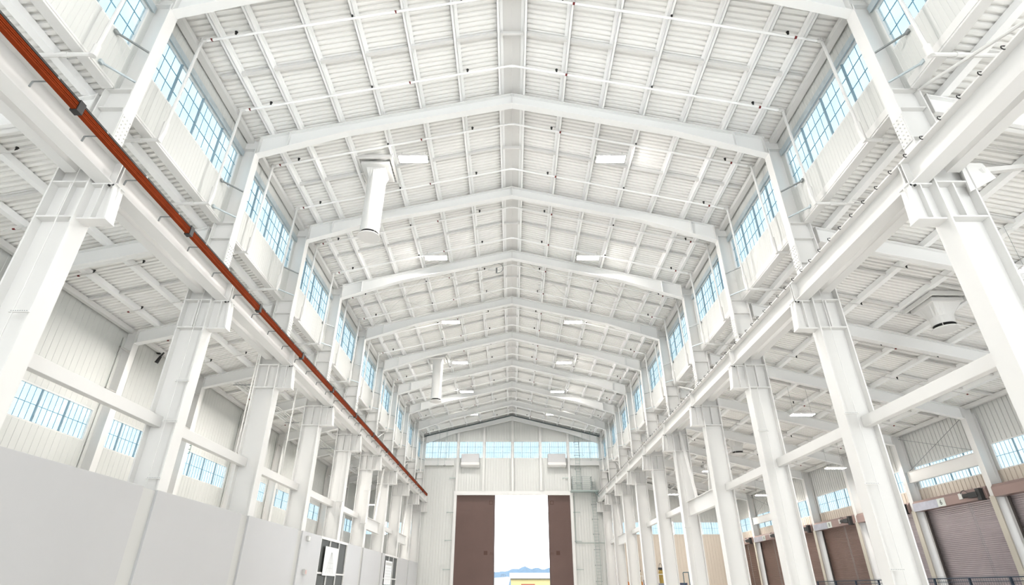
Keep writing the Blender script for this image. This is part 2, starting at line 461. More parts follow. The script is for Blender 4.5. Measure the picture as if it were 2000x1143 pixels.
# aisle rafters
def make_aisle_rafter(s, xe):
    r = empty('aisle_rafter', (0, 0, 0))
    x0 = 10.8; m = MB()
    top = lambda x: AZ-AS*x-.005; bot = lambda x: AZ-AS*x-.62
    for d0, d1, f0, f1 in ((-.012, .012, bot, top), (-.13, .13, lambda x: top(x)-.03, top), (-.13, .13, bot, lambda x: bot(x)+.03)):
        v = [(s*x, y, f(x)) for x in (x0, xe) for y in (d0, d1) for f in (f0, f1)]
        m.add(v, [(0,1,3,2),(4,6,7,5),(0,4,5,1),(2,3,7,6),(0,2,6,4),(1,5,7,3)])
    m.build('rafter_beam', RAFT, r)
    MB().box(*sorted((s*(x0+.0), s*(x0+.03))), -.15, .15, bot(x0)-.05, top(x0)).build('end_plate', WHITE, r)
    return r
for s, xe in ((-1, 16.45), (1, 23.4)):
    p = make_aisle_rafter(s, xe)
    for k in range(1, 11):
        r = p if k == 1 else dup(p, (0, 0, 0)); r.location = (0, YF(k), 0)
        tag(r, 'sloping white rafter under the %s aisle roof, %s' % (SIDE[s], near(k-1)), 'rafter', 'rafters of the %s aisle' % SIDE[s])

# ------------------------------------------------------------------ purlins
def zpurlin(s, x, zb, w=.09, h=PH-.01, rnd=False):
    m = MB()
    if rnd:
        m.box(*sorted((s*(x-.11), s*(x+.11))), Y0, 64.85, zb, zb+h)
    else:
        m.box(x*s-.012, x*s+.012, Y0, 64.85, zb, zb+h)
        m.box(*sorted((x*s, (x+w)*s)), Y0, 64.85, zb, zb+.014); m.box(*sorted((x*s, (x-w)*s)), Y0, 64.85, zb+h-.014, zb+h)
        m.box(*sorted(((x+w-.012)*s, (x+w)*s)), Y0, 64.85, zb, zb+.03)
    return m
PX = [.44, 2.02, 3.63, 5.23, 6.81, 8.37, 9.45]
for s in (-1, 1):
    for i, x in enumerate(PX):
        o = zpurlin(s, x, MZ-MS*x+.006, w=.11).build('roof_purlin', PURL)
        tag(o, 'long white purlin under the %s slope of the main roof, %s from the ridge' % (SIDE[s], ORD[i]), 'purlin', 'purlins of the main roof')
    o = MB().box(*sorted((s*10.12, s*10.36)), Y0, 64.85, 15.42, 15.60).build('eave_purlin', WHITE)
    tag(o, 'wide white eave member above the %s clerestory windows' % SIDE[s], 'beam')
for s, px in ((-1, [11.1, 12.65, 14.2, 15.7]), (1, [11.25, 12.85, 14.45, 16.04, 17.6, 19.15, 20.8, 22.4])):
    for i, x in enumerate(px):
        o = zpurlin(s, x, AZ-AS*x+.006, rnd=True).build('aisle_purlin', PURL)
        tag(o, 'white purlin under the %s aisle roof, %s out from the crane columns' % (SIDE[s], ORD[i]), 'purlin', 'purlins of the %s aisle' % SIDE[s])
    xe = 16.9 if s < 0 else 23.85
    o = MB().box(*sorted((s*(xe-.18), s*xe)), Y0, 64.85, AZ-AS*xe-.0, AZ-AS*xe+.2).build('eave_purlin', WHITE)
    tag(o, 'white eave beam along the top of the %s outer wall' % SIDE[s], 'beam')
# ridge cap trough between the two middle purlins
m = MB().sheet([[(x, y, MZ+PH-.02-MS*abs(x)) for x in (-.42, -.1, 0, .1, .42)] for y in (Y0, 64.85)])
tag(m.build('ridge_flashing', WHITE), 'smooth white ridge flashing running along the peak of the main roof', 'flashing')
for b in range(1, 10):
    m = MB(); m.box(-.42, .42, YF(b)+3.0, YF(b)+3.08, MZ-MS*.44+.02, MZ-MS*.44+.14)
    tag(m.build('ridge_spreader', WHITE), 'short white spreader across the ridge in the roof bay %s' % near(b-1), 'spreader', 'ridge spreaders')
# bridging channels at mid bay
for b in range(1, 10):
    m = MB()
    for s in (-1, 1):
        y = YF(b)+3.05; a, e = .5, 10.1
        v = [(s*x, yy, MZ-MS*x+dz) for x in (a, e) for yy in (y-.06, y+.06) for dz in (.07, .19)]
        m.add(v, [(0,1,3,2),(4,6,7,5),(0,4,5,1),(2,3,7,6),(0,2,6,4),(1,5,7,3)])
    tag(m.build('purlin_bridging', WHITE), 'white bridging strip between the main roof purlins at mid bay, %s' % near(b-1), 'bridging', 'bridging of the main roof')
for s, e in ((-1, 16.8), (1, 23.7)):
    for b in range(1, 10):
        m = MB()
        for q in ((2.0, 4.0) if s > 0 else (3.0,)):
            y = YF(b)+q
            v = [(s*x, yy, AZ-AS*x+dz) for x in (11.2, e) for yy in (y-.05, y+.05) for dz in (.07, .17)]
            m.add(v, [(0,1,3,2),(4,6,7,5),(0,4,5,1),(2,3,7,6),(0,2,6,4),(1,5,7,3)])
        tag(m.build('purlin_bridging', WHITE), 'white bridging strip under the %s aisle roof, %s' % (SIDE[s], near(b-1)), 'bridging', 'bridging of the %s aisle' % SIDE[s])

# ------------------------------------------------------------------ eave box beams at the foot of the clerestory wall
for s in (-1, 1):
    for b in range(0, 10):
        a, e = YF(b)+.03, YF(b+1)-.03
        m = MB(); m.box(*sorted((s*(XW-.02), s*10.68)), a+.2, e-.2, 11.50, 11.56)
        m.box(*sorted((s*(XW-.035), s*(XW-.005))), a+.2, e-.2, 11.56, 11.80 if s > 0 else 11.62)
        m.box(*sorted((s*10.65, s*10.68)), a+.2, e-.2, 11.56, 11.8)
        tag(m.build('eave_beam', WHITE), 'white box beam closing the foot of the %s clerestory wall, %s' % (SIDE[s], near(b)), 'beam', 'beams under the %s clerestory' % SIDE[s])

# ------------------------------------------------------------------ crane girders
def make_girder(s):
    r = empty('crane_girder', (0, 0, 0)); X = lambda a, b: sorted((s*a, s*b))
    a, e = .015, 5.985; m = MB()
    m.box(*X(9.42, 9.81), a, e, 8.435, 8.47); m.box(*X(9.41, 9.82), a, e, 9.10, 9.14)
    m.box(*X(9.60, 9.63), a, e, 8.47, 9.10)
    for y in (a+.02, e-.05): m.box(*X(9.43, 9.80), y, y+.03, 8.47, 9.10)
    m.build('girder_beam', WHITE, r)
    m = MB(); m.box(*X(9.58, 9.65), a, e, 9.14, 9.16); m.box(*X(9.605, 9.625), a, e, 9.16, 9.21); m.box(*X(9.59, 9.64), a, e, 9.21, 9.24)
    m.build('crane_rail', GREY, r)
    if s > 0:
        for i in range(10):
            y = .3+.6*i; m = MB()
            prev = None
            for t in range(7):
                an = math.pi*(.15+t/6*.95); p = (9.40-.045*math.sin(an), y, 9.135+.05*math.cos(an))
                if prev: m.tube(prev, p, .012, 6)
                prev = p
            m.tube((9.40, y, 9.18), (9.58, y, 9.18), .012, 6)
            m.build('rail_clip', BLACK, r)
    return r
for s in (-1, 1):
    p = make_girder(s)
    for b in range(0, 10):
        r = p if b == 0 else dup(p, (0, 0, 0)); r.location = (0, YF(b), 0)
        if b == 0: pass
        tag(r, 'white crane girder on the %s column brackets, %s' % (SIDE[s], near(b)), 'girder', 'crane girders on the %s' % SIDE[s])
    # outboard strut beams above the column heads
    for b in range(0, 10):
        m = MB(); a, e = YF(b)+.3, YF(b+1)-.3
        m.box(*sorted((s*10.2, s*10.5)), a, e, 8.62, 8.66); m.box(*sorted((s*10.2, s*10.5)), a, e, 8.91, 8.94)
        m.box(*sorted((s*10.34, s*10.36)), a, e, 8.66, 8.91); m.box(*sorted((s*10.2, s*10.22)), a, e, 8.66, 8.91)
        tag(m.build('strut_beam', WHITE), 'white strut beam behind the %s crane girder, %s' % (SIDE[s], near(b)), 'beam', 'strut beams behind the %s girder' % SIDE[s])
# mid height struts and deep braces
deep = {1: (4, 8), -1: (6, 8)}
for s in (-1, 1):
    n = 0
    for b in range(1, 10):
        a, e = YF(b)+.04, YF(b+1)-.04
        if b in deep[s]:
            m = MB(); m.box(*sorted((s*10.25, s*10.27)), a+.2, e-.2, 3.72, 4.45)
            m.box(*sorted((s*10.14, s*10.38)), a+.2, e-.2, 4.45, 4.48); m.box(*sorted((s*10.14, s*10.38)), a+.2, e-.2, 3.69, 3.72)
            r = empty('plate_girder', (s*10.26, (a+e)/2, 3.69))
            m.v = [(x-s*10.26, y-(a+e)/2, z-3.69) for x, y, z in m.v]; m.build('girder_beam', WHITE, r)
            tag(r, 'deep white plate beam between %s columns, %s' % (SIDE[s], 'nearer of the two' if b == deep[s][0] else 'farther of the two'), 'beam', 'deep beams in the %s row' % SIDE[s])
            x = s*10.3
            for i, (ya, yb) in enumerate(((a+.3, (a+e)/2), (e-.3, (a+e)/2))):
                m = MB().beam((x, ya, 8.5), (x, ya*.45+yb*.55, 4.5), .13, .13)
                tag(m.build('diagonal_brace', WHITE), 'white diagonal brace above the %s deep beam of the %s row, %s one' % ('nearer' if b == deep[s][0] else 'farther', SIDE[s], ('nearer', 'farther')[i]), 'brace', 'diagonal braces')
        elif not (s < 0 and b == 9):
            m = MB(); m.box(*sorted((s*10.44, s*10.66)), a, e, 4.23, 4.55)
            tag(m.build('strut_tube', WHITE, bevel=.01), 'white square tube joining %s row columns at mid height, %s' % (SIDE[s], near(n)), 'beam', 'mid height tubes in the %s row' % SIDE[s]); n += 1
# rod bracing beneath the clerestory
k = 0
for s, bs in ((1, (0, 4, 8)), (-1, (6, 8))):
    for b in bs:
        m = MB(); x = s*10.62; a, e = YF(b)+.2, YF(b+1)-.2
        m.tube((x, a, 9.2), (x, e, 11.5), .045, 8); m.tube((x+s*.1, e, 9.2), (x+s*.1, a, 11.5), .045, 8)
        tag(m.build('rod_brace', WHITE), 'crossed white brace pipes under the %s clerestory, %s pair from the camera' % (SIDE[s], ORD[bs.index(b)]), 'brace', 'crossed brace pipes')
# gusset and angle brace at the nearest right column
r = empty('angle_brace', (10.6, 10.2, 8.6))
MB().prism([(0, -.5), (.75, -.1), (.6, .35), (.05, .35)], -.02, .02).build('gusset_plate', WHITE, r)
MB().beam((.45, 0, .1), (4.5, 2.2, 2.2), .16, .12).build('brace_angle', WHITE, r)
tag(r, 'white angle brace with gusset plate at the top of the nearest right column', 'brace')
# roof X rods
for s in (-1, 1):
    for j, (b) in enumerate((4, 8)):
        m = MB(); a, e = YF(b)+.2, YF(b+1)-.2
        f = lambda x: MZ-MS*x-.05
        for x0, x1 in ((9.4, 4.9), (4.9, .5)):
            m.tube((s*x0, a, f(x0)), (s*x1, e, f(x1)), .012, 5); m.tube((s*x1, a, f(x1)), (s*x0, e, f(x0)), .012, 5)
        tag(m.build('roof_rods', WHITE), 'thin crossed tie rods under the %s main roof slope, %s set' % (SIDE[s], ('nearer', 'farther')[j]), 'tie rod', 'crossed roof rods')

# flange braces at window sill level (grey struts)
fb = {}
for s in (-1, 1):
    for k in range(1, 11):
        for j, z in enumerate((12.9, 11.75)):
            m = MB().beam((s*(XW-.01), YF(k)-.85, z), (s*(XI+.02), YF(k)-.2, z), .045, .045)
            m.box(*sorted((s*(XW-.07), s*(XW-.01))), YF(k)-.9, YF(k)-.78, z-.05, z+.05)
            tag(m.build('flange_brace', GREY if j == 0 else GALV), '%s grey stay from the %s clerestory wall to the column %s' % (('upper', 'lower')[j], SIDE[s], near(k-1)), 'brace', 'grey stays on the %s' % SIDE[s])

# ------------------------------------------------------------------ conductor bar (left)
r = empty('conductor_bar', (-9.1, 0, 8.86))
m = MB(); m.box(-.03, .06, Y0, 62.4, .03, .10); m.box(-.03, .06, Y0, 62.4, -.07, 0.0); m.box(.0, .05, Y0, 62.4, -.02, .05)
for i in range(4): m.box(-.04, .07, Y0, 62.4, -.082+.047*i, -.062+.047*i)
m.build('bar', ORANGE, r)
for i, y in enumerate((8.4, 12.95, 17.8, 22.4, 27.0, 31.7, 36.3, 41, 45.6, 50.2, 54.9, 59.5)):
    MB().box(-.07, .09, y-.08, y+.08, -.11, .17).build('coupling', BLACK, r)
for i in range(38):
    y = 6.2+1.51*i; m = MB()
    if y > 62: break
    m.tube((.03, y, .02), (-.40, y, .02), .018, 6); m.tube((-.40, y, .02), (-.42, y, -.12), .022, 6)
    m.box(-.06, .08, y-.03, y+.03, .1, .14); m.build('hanger_arm', GREY, r)
m = MB().box(-.02, .075, Y0, 62.4, .10, .15); m.build('top_strip', BLACK, r)
tag(r, 'long orange conductor bar running along the left crane girder', 'bar')

# ------------------------------------------------------------------ sprinkler pipes
def sprinkler_main(y, i):
    r = empty('sprinkler_pipe', (0, y, 0)); f = lambda x: MZ-MS*abs(x)-.055
    m = MB(); m.tube((0, 0, f(0)), (-10.0, 0, f(10)), .042, 8); m.tube((0, 0, f(0)), (10.0, 0, f(10)), .042, 8)
    m.tube((-.12, 0, f(.12)), (.12, 0, f(.12)), .05, 8)
    m.build('branch_pipe', PURL, r)
    for s in (-1, 1):
        m = MB(); m.tube((s*10.0, 0, f(10)+.05), (s*10.08, 0, 11.7), .05, 8); m.tube((s*9.85, 0, f(9.85)), (s*10.05, 0, f(10)), .06, 8)
        m.tube((s*10.08, 0, 12.0), (s*10.08, 0, 11.65), .085, 8); m.tube((s*10.0, 0, f(10)+.09), (s*10.0, 0, f(10)-.06), .065, 8)
        m.tube((s*10.08, 0, 11.7), (s*11.9, 0, 11.7-.03), .055, 8); m.tube((s*10.6, 0, 11.69), (s*10.75, 0, 11.69), .075, 8)
        m.tube((s*11.9, 0, 11.67), (s*11.9, 0, 11.1), .055, 8)
        m.v = [(x, yy, zz-.35) if zz < 11.9 and abs(x) > 10.05 else (x, yy, zz) for x, yy, zz in m.v]
        m.build('riser_pipe', WHITE, r)
        for x in (8.95, 5.3, 1.72):
            m = MB(); m.tube((s*x, -.06, f(x)+.10), (s*x, -.06, f(x)+.02), .035, 8); m.tube((s*x, 0, f(x)), (s*x, -.06, f(x)+.06), .015, 6)
            m.tube((s*x, -.06, f(x)+.13), (s*x, -.06, f(x)+.10), .05, 8)
            m.build('sprinkler_head', BLACK, r)
    for x in ((-9.7, -3.9, 2.1, 9.2) if i % 2 == 0 else (-9.7, -3.4, 2.3, 9.2)):
        m = MB(); m.tube((x-.035, 0, f(x)+.0085), (x+.035, 0, f(x)-.0085), .047, 8); m.build('pipe_tag', RED, r)
    return r
p0 = sprinkler_main(YF(1)+1.5, 0)
i = 0
for b in range(1, 10):
    for j, q in enumerate((1.5, 4.45)):
        r = p0 if i == 0 else dup(p0, (0, YF(b)+q, 0))
        tag(r, 'white sprinkler pipe crossing the main roof, %s one in the bay %s' % (('nearer', 'farther')[j], near(b-1)), 'pipe', 'sprinkler pipes of the main roof'); i += 1
# the nearest risers of the bay beyond the frame edge
for s in (-1, 1):
    r = empty('sprinkler_riser', (s*10.08, 9.05, 11.35)); m = MB()
    m.tube((0, 0, 0), (-s*.08, 0, 4.2), .05, 8); m.tube((0, 0, .3), (0, 0, -.05), .085, 8); m.build('riser_pipe', WHITE, r)
    m = MB(); m.tube((0, 0, 0), (s*1.8, 0, -.03), .055, 8); m.tube((s*.6, 0, -.01), (s*.75, 0, -.01), .075, 8); m.tube((s*1.8, 0, -.03), (s*1.8, 0, -.5), .055, 8)
    m.build('cross_pipe', WHITE, r)
    tag(r, 'white sprinkler riser on the %s clerestory wall nearest the camera' % SIDE[s], 'pipe')
def sprinkler_aisle(s, xe):
    r = empty('sprinkler_pipe', (0, 0, 0)); f = lambda x: AZ-AS*x-.05
    m = MB(); m.tube((s*11.2, 0, f(11.2)), (s*xe, 0, f(xe)), .022, 6); m.build('branch_pipe', WHITE, r)
    xs = [12.1, 13.7, 15.4] if s < 0 else [12.3, 14.6, 17.0, 19.4, 21.8]
    for j, x in enumerate(xs):
        m = MB(); m.tube((s*x, 0, f(x)), (s*x, 0, f(x)+.1), .03, 6); m.tube((s*x, 0, f(x)+.1), (s*x, 0, f(x)+.13), .045, 6); m.build('sprinkler_head', BLACK, r)
    for x in ([15.9] if s < 0 else [12.9, 17.6, 22.6]):
        m = MB(); m.tube((s*(x-.04), 0, f(x)), (s*(x+.04), 0, f(x)), .032, 6); m.build('pipe_tag', RED, r)
    return r
for s, xe in ((-1, 16.2), (1, 23.2)):
    p = sprinkler_aisle(s, xe); i = 0
    for b in range(1, 10):
        for j, q in enumerate((1.2, 4.2)):
            r = p if i == 0 else dup(p, (0, 0, 0)); r.location = (0, YF(b)+q, 0)
            tag(r, 'thin white sprinkler pipe across the %s aisle roof, %s in bay %s' % (SIDE[s], ('nearer', 'farther')[j], near(b-1)), 'pipe', 'sprinkler pipes of the %s aisle' % SIDE[s]); i += 1

# ------------------------------------------------------------------ light fittings
def light_fitting(span=1.25, hang=None, tube=TUBE):
    r = empty('ceiling_light', (0, 0, 0))
    m = MB()
    for dy in (-.115, .115):
        m.box(-span/2, span/2, dy-.1, dy+.1, .03, .09)
    m.box(-span/2, span/2, -.22, -.21, 0, .09); m.box(-span/2, span/2, .21, .22, 0, .09); m.box(-span/2, span/2, -.03, .03, 0, .09)
    m.build('housing', WHITE, r)
    for dy in (-.12, .12):
        MB().box(-span/2+.02, span/2-.02, dy-.088, dy+.088, .005, .03).build('tube', tube, r)
    m = MB()
    for dx in (-span/2+.1, span/2-.1): m.tube((dx, 0, .09), (dx, 0, hang), .006, 5)
    m.build('hanger', GREY, r)
    return r
p = light_fitting(hang=.42); first = True
for s in (-1, 1):
    for i, y in enumerate((18.6, 26.8, 35.4, 43.3, 51.0, 58.8, 10.3)):  # the last position is an unseen pair added to brighten the hall
        r = p if first else dup(p, (0, 0, 0)); first = False
        r.location = (s*4.32, y, 16.45+.12)
        tag(r, 'twin tube light under the %s slope of the main roof, %s' % (SIDE[s], near(i) if i < 6 else 'unseen above the frame, added for brightness'), 'light', 'lights of the main roof')
p = light_fitting(hang=1.3, tube=TUBE2); first = True
AL = [(16.2, 14.6, 8.62, 'in the right aisle at the photo edge'), (16.3, 30.6, 8.6, 'in the right aisle, large one right of the third column'), (16.3, 47, 8.5, 'in the right aisle, third of the inner line'),
      (16.3, 59.5, 8.5, 'in the right aisle, farthest of the inner line'), (21.3, 37.6, 7.0, 'near the numbered shutters, nearest the camera'), (21.3, 49.5, 7.0, 'near the numbered shutters, middle one'),
      (21.3, 59.5, 7.0, 'near the numbered shutters, farthest one'), (16.2, -4.0, 8.62, 'added for brightness in the right aisle, unseen behind the camera'),  # last entry: unseen lamp added to brighten the right aisle
      (-13.4, 21.3, 9.3, 'added for brightness in the left aisle, unseen behind the second column'), (-13.4, 37.0, 9.3, 'added for brightness in the left aisle, unseen behind the fourth column'),  # these and the next two: unseen lamps added to brighten the left aisle
      (-13.4, 29.1, 9.3, 'added for brightness in the left aisle, unseen behind the third column'), (-13.4, 44.7, 9.3, 'added for brightness in the left aisle, unseen behind the fifth column'),
      (-13.4, -4.0, 9.3, 'added for brightness in the left aisle, unseen behind the camera'), (-13.5, 55.5, 7.0, 'at the far end of the left aisle')]  # first entry: unseen lamp added behind the camera for brightness
cnt = {}
for x, y, z, t in AL:
    r = p if first else dup(p, (0, 0, 0)); first = False; r.location = (x, y, z)
    i = cnt.get(t, 0); cnt[t] = i+1
    if x < 0 and z > 9: r.rotation_euler = (0, 0, math.pi/2)
    tag(r, 'twin tube light %s' % t, 'light', 'lights of the aisles')
    zr = AZ+PH-AS*abs(x)
    for ch in list(r.children):
        if ch.name.startswith('hanger'):
            m = MB()
            for dx in (-.5, .5): m.tube((dx, 0, .09), (dx, 0, zr-z-.1), .006, 5)
            o = m.build('hanger', GREY, r); bpy.data.objects.remove(ch)

# ------------------------------------------------------------------ ducts
def roof_duct(x, y, zb, zr, label, slope, flare=.55):
    r = empty('air_duct', (x, y, zb)); H = zr-zb
    m = MB(); R = .40
    m.lathe([(R-.02, .06), (R, .06), (R, H-.75), (R, H-.7)], n=32); m.build('duct_tube', WHITE, r, smooth=False)
    for p in m.f: pass
    m = MB().prism([(-.62, -.62), (.62, -.62), (.62, .62), (-.62, .62)], H-.25, H-.1, 'z')
    n = 24
    ring = [(R*math.cos(2*math.pi*i/n), R*math.sin(2*math.pi*i/n), H-.72) for i in range(n)]
    sq = []
    for i in range(n):
        t = 2*math.pi*i/n; c, q = math.cos(t), math.sin(t); k = flare/max(abs(c), abs(q)); sq.append((c*k, q*k, H-.25))
    m.add(ring+sq, [(i, (i+1) % n, n+(i+1) % n, n+i) for i in range(n)]); m.build('transition', WHITE, r)
    m = MB().lathe([(0, -.12), (R+.06, -.12), (R+.08, -.1), (R+.06, -.07), (0, -.07)], n=32); m.build('diffuser_disc', WHITE, r)
    m = MB().lathe([(0, .03), (R-.03, .03), (R-.03, .12)], n=24); m.build('inner_baffle', BLACK, r)
    m = MB()
    for t in range(4):
        a = math.pi/4+t*math.pi/2; m.beam((math.cos(a)*(R-.01), math.sin(a)*(R-.01), -.08), (math.cos(a)*(R-.01), math.sin(a)*(R-.01), .12), .03, .01)
    m.build('struts', WHITE, r)
    m = MB()
    for yy in (-.85, .85): m.box(-.8, .8, yy-.05, yy+.05, H-.12, H+.03)
    for xx in (-.72, .72): m.box(xx-.04, xx+.04, -.8, .8, H-.12, H+.03)
    m.build('curb_frame', WHITE, r)
    tag(r, label, 'duct', 'hanging air ducts')
roof_duct(-6.0, 19.35, 13.1, MZ-MS*6.0+.06, 'tall white round air duct hanging from the left main roof slope, nearer one', MS, .42)
roof_duct(-6.0, 42.4, 13.1, MZ-MS*6.0+.06, 'tall white round air duct hanging from the left main roof slope, farther one', MS, .42)
roof_duct(16.82, 19.6, 8.98, AZ-AS*16.82+.1, 'short white ceiling fan outlet in the right aisle, nearer one with black slot', AS)
roof_duct(16.82, 42.0, 8.95, AZ-AS*16.82+.1, 'short white ceiling fan outlet in the right aisle, farther one', AS)

# ------------------------------------------------------------------ outer wall columns
def make_wcol(s, x0, x1, zt, mm):
    r = empty('wall_column', (0, 0, FLOOR)); m = MB(); X = lambda a, b: sorted((s*a, s*b)); h = zt-FLOOR
    m.box(*X(x0, x0+.03), -.17, .17, 0, h); m.box(*X(x1-.03, x1), -.17, .17, 0, h-.3); m.box(*X(x0+.03, x1-.03), -.012, .012, 0, h)
    m.build('shaft', mm, r); return r
p = make_wcol(-1, 16.45, 16.96, AZ-AS*16.45-.05, WHITE)
for k in range(2, 11):
    r = p if k == 2 else dup(p, (0, 0, 0)); r.location = (0, YF(k), FLOOR)
    tag(r, 'white wall column against the left outer wall, %s' % near(k-2), 'column', 'columns of the left outer wall')
    if k < 7:
        for z in (6.0-FLOOR+1.2, 6.0-FLOOR+3.0):
            MB().tube((-16.5, -.8, z), (-16.5, -.1, z-.0), .05, 8).build('stub_tube', WHITE, r)
p = make_wcol(1, 23.4, 23.96, AZ-AS*23.4-.05, WHITE)
MB().box(23.33, 23.39, -.17, .17, 0, 5.6).build('lower_cladding', BEIGE, p)
for k in range(3, 11):
    r = p if k == 3 else dup(p, (0, 0, 0)); r.location = (0, YF(k), FLOOR)
    tag(r, 'white wall column with beige foot beside the roller shutters, %s' % near(k-3), 'column', 'columns of the right outer wall')
for j, b in enumerate((4, 8)):
    m = MB(); m.box(23.55, 23.6, YF(b)+.2, YF(b+1)-.2, 5.55, 6.1)
    m.box(23.5, 23.75, YF(b)+.2, YF(b+1)-.2, 5.52, 5.55); m.box(23.5, 23.75, YF(b)+.2, YF(b+1)-.2, 6.1, 6.13)
    tag(m.build('wall_beam', WHITE), 'white channel beam across the right wall windows, %s one' % ('nearer', 'farther')[j], 'beam', 'beams across the right windows')
    m = MB(); a, e = YF(b)+.2, YF(b+1)-.2
    m.tube((23.7, a, 6.2), (23.7, e, 8.1), .014, 5); m.tube((23.75, e, 6.2), (23.75, a, 8.1), .014, 5)
    tag(m.build('wall_rods', GREY), 'thin crossed rods above the right wall windows, %s set' % ('nearer', 'farther')[j], 'tie rod', 'crossed wall rods')

# ------------------------------------------------------------------ roller shutters (right wall)
DN = [2]
def text(body, size, loc, parent, mm, name='number'):
    cu = bpy.data.curves.new(name, 'FONT'); cu.body = body; cu.size = size; cu.align_x = 'CENTER'; cu.align_y = 'CENTER'; cu.extrude = .003
    cu.materials.append(mm); o = bpy.data.objects.new(name, cu); COL.objects.link(o); o.parent = parent
    o.matrix_local = Matrix(((0, 0, -1, loc[0]), (-1, 0, 0, loc[1]), (0, 1, 0, loc[2]), (0, 0, 0, 1)))
    return o
INK = mat('ink', (.03, .04, .04), .6); PLATE = mat('number_plate', (.62, .66, .62), .5)
for b in range(2, 10):
    DN[0] += 1
    a, e = YF(b)+.42, YF(b+1)-.42
    r = empty('door_%d' % DN[0], (23.8, (a+e)/2, FLOOR)); struct(r); h = (e-a)/2; H = 4.0-FLOOR
    sheen = b <= 5
    prof = []; z = 0
    while z < H: prof += [(z, 0), (z+.055, -.028), (z+.075, -.002)]; z += .09
    m = MB().sheet([[(d, -h, z) for z, d in prof], [(d, h, z) for z, d in prof]]); m.box(.02, .05, -h, h, 0, H)
    m.build('curtain', SHUTS if sheen else SHUT, r)
    for yy in (-h, h-.1): MB().box(-.09, .06, yy, yy+.1, 0, H).build('guide_rail', mat('guide', (.07, .06, .055), .5, .3), r)
    pl = b in (4, 6, 8)
    far = h+.25; cut = .55 if pl else -h-.2
    hood = MB()
    hood.prism([(-.5, H-.06), (.1, H-.06), (.1, H+.5), (-.38, H+.5), (-.5, H+.36)], -h-.18, far, 'y')
    hd = hood.build('hood', HOODB, r, bevel=.01)
    if pl:
        m = MB().prism([(-.507, H-.065), (-.503, H-.065), (-.503, H+.36), (-.507, H+.36)], .75, far, 'y'); m.build('film_cover', HOODS, r)
        pp = MB().box(-.512, -.504, .15, .75, H-.05, H+.36).build('number_plate', PLATE, r)
        text({4: '6', 6: '8', 8: '10'}[b], .36, (-.515, .47, H+.15), pp, INK)
    if b == 3:
        sg = MB().box(-.515, -.504, -h+2.2, -h+3.2, H+.0, H+.34).build('notice_board', BLACK, r)
        m = MB()
        for q in range(4):
            for t in range(5): m.box(-.52, -.515, -h+2.3+t*.17, -h+2.42+t*.17, H+.05+q*.075, H+.075+q*.075)
        m.build('yellow_lettering', SIGNY, sg)
    m = MB(); m.box(-.72, -.5, -h+.15, -h+.75, H+.05, H+.3); m.tube((-.62, -h+.75, H+.2), (-.62, -h+1.15, H+.2), .1, 12); m.box(-.7, -.45, -h-.05, -h+.2, H-.12, H+.42)
    m.build('motor', BLACK, r)
    MB().box(-.56, -.5, -h+1.35, -h+1.6, H+.1, H+.38).build('control_box', mat('box_white', (.6, .6, .58), .5), r)
    m = MB(); pv = None
    for t in range(9):
        p_ = (-.58, -h+.9+t*.06, H+.35+.12*math.sin(t/8*math.pi))
        if pv: m.tube(pv, p_, .015, 6)
        pv = p_
    m.build('motor_cable', BLACK, r)
    m = MB(); m.tube((-.55, -h+1.0, H-.1), (-.55, -h+.95, .8), .008, 5); m.tube((-.55, -h+1.12, H-.1), (-.55, -h+1.07, .8), .008, 5)
    m.build('pull_chain', GREY, r)
# mesh fence in front of the shutters
r = empty('mesh_fence', (22.0, 20, FLOOR)); H = .5-FLOOR
m = MB(); m.box(-.025, .025, 0, 25, H-.05, H); m.box(-.02, .02, 0, 25, H-.2, H-.17); m.box(-.02, .02, 0, 25, .1, .14); m.build('rails', NAVY, r)
for i in range(11): MB().box(-.045, .045, i*2.5-.045, i*2.5+.045, 0, H-.0).build('post', NAVY, r)
m = MB()
for i in range(167):
    m.box(-.004, .004, i*.15, i*.15+.008, .14, H-.05)
for i in range(14): m.box(-.004, .004, 0, 25, .15*i+.2, .15*i+.208)
m.build('mesh_infill', NAVY, r)
tag(r, 'dark navy mesh fence standing in front of the roller shutters', 'fence')

# ------------------------------------------------------------------ left partition wall
r = empty('partition_wall', (-9.75, 0, FLOOR)); H = 2.4-FLOOR
GL = [(30.9, 36.0), (46.9, 52.3)]
segs = []
for k in range(0, 10):
    a, e = YF(k)-.45, YF(k+1)-1.1
    cuts = [(a, e)]
    for g0, g1 in GL:
        nc = []
        for c0, c1 in cuts:
            if g1 <= c0 or g0 >= c1: nc.append((c0, c1))
            else:
                if g0 > c0: nc.append((c0, g0))
                if g1 < c1: nc.append((g1, c1))
        cuts = nc
    segs += cuts
    st = (YF(k+1)-1.1, YF(k+1)-.45)
    if not any(g0 < st[1] and g1 > st[0] for g0, g1 in GL): MB().box(-.10, -.04, st[0], st[1], 0, H-.02).build('recessed_strip', LGREY, r)
for a, e in segs: MB().box(-.12, .03, a, e, 0, H).build('panel', PANEL, r, bevel=.008)
for g0, g1 in GL:
    fr = MB(); fr.box(-.06, .03, g0, g1, H-.12, H); fr.box(-.06, .03, g0, g0+.06, 0, H-.12)
    fr.box(-.06, .03, g1-.06, g1, 0, H-.12)
    fr.box(-.03, .02, g0, g1, 2.28, 2.36)
    for t in (1/3, 2/3): fr.box(-.03, .02, g0+(g1-g0)*t-.035, g0+(g1-g0)*t+.035, 0, H-.12)
    f = fr.build('window_frame', WHITE, r)
    MB().box(-.05, -.04, g0+.06, g1-.06, 0, H-.12).build('dark_pane', DGLASS, f)
tag(r, 'long low white partition wall in front of the left row of columns', 'partition')
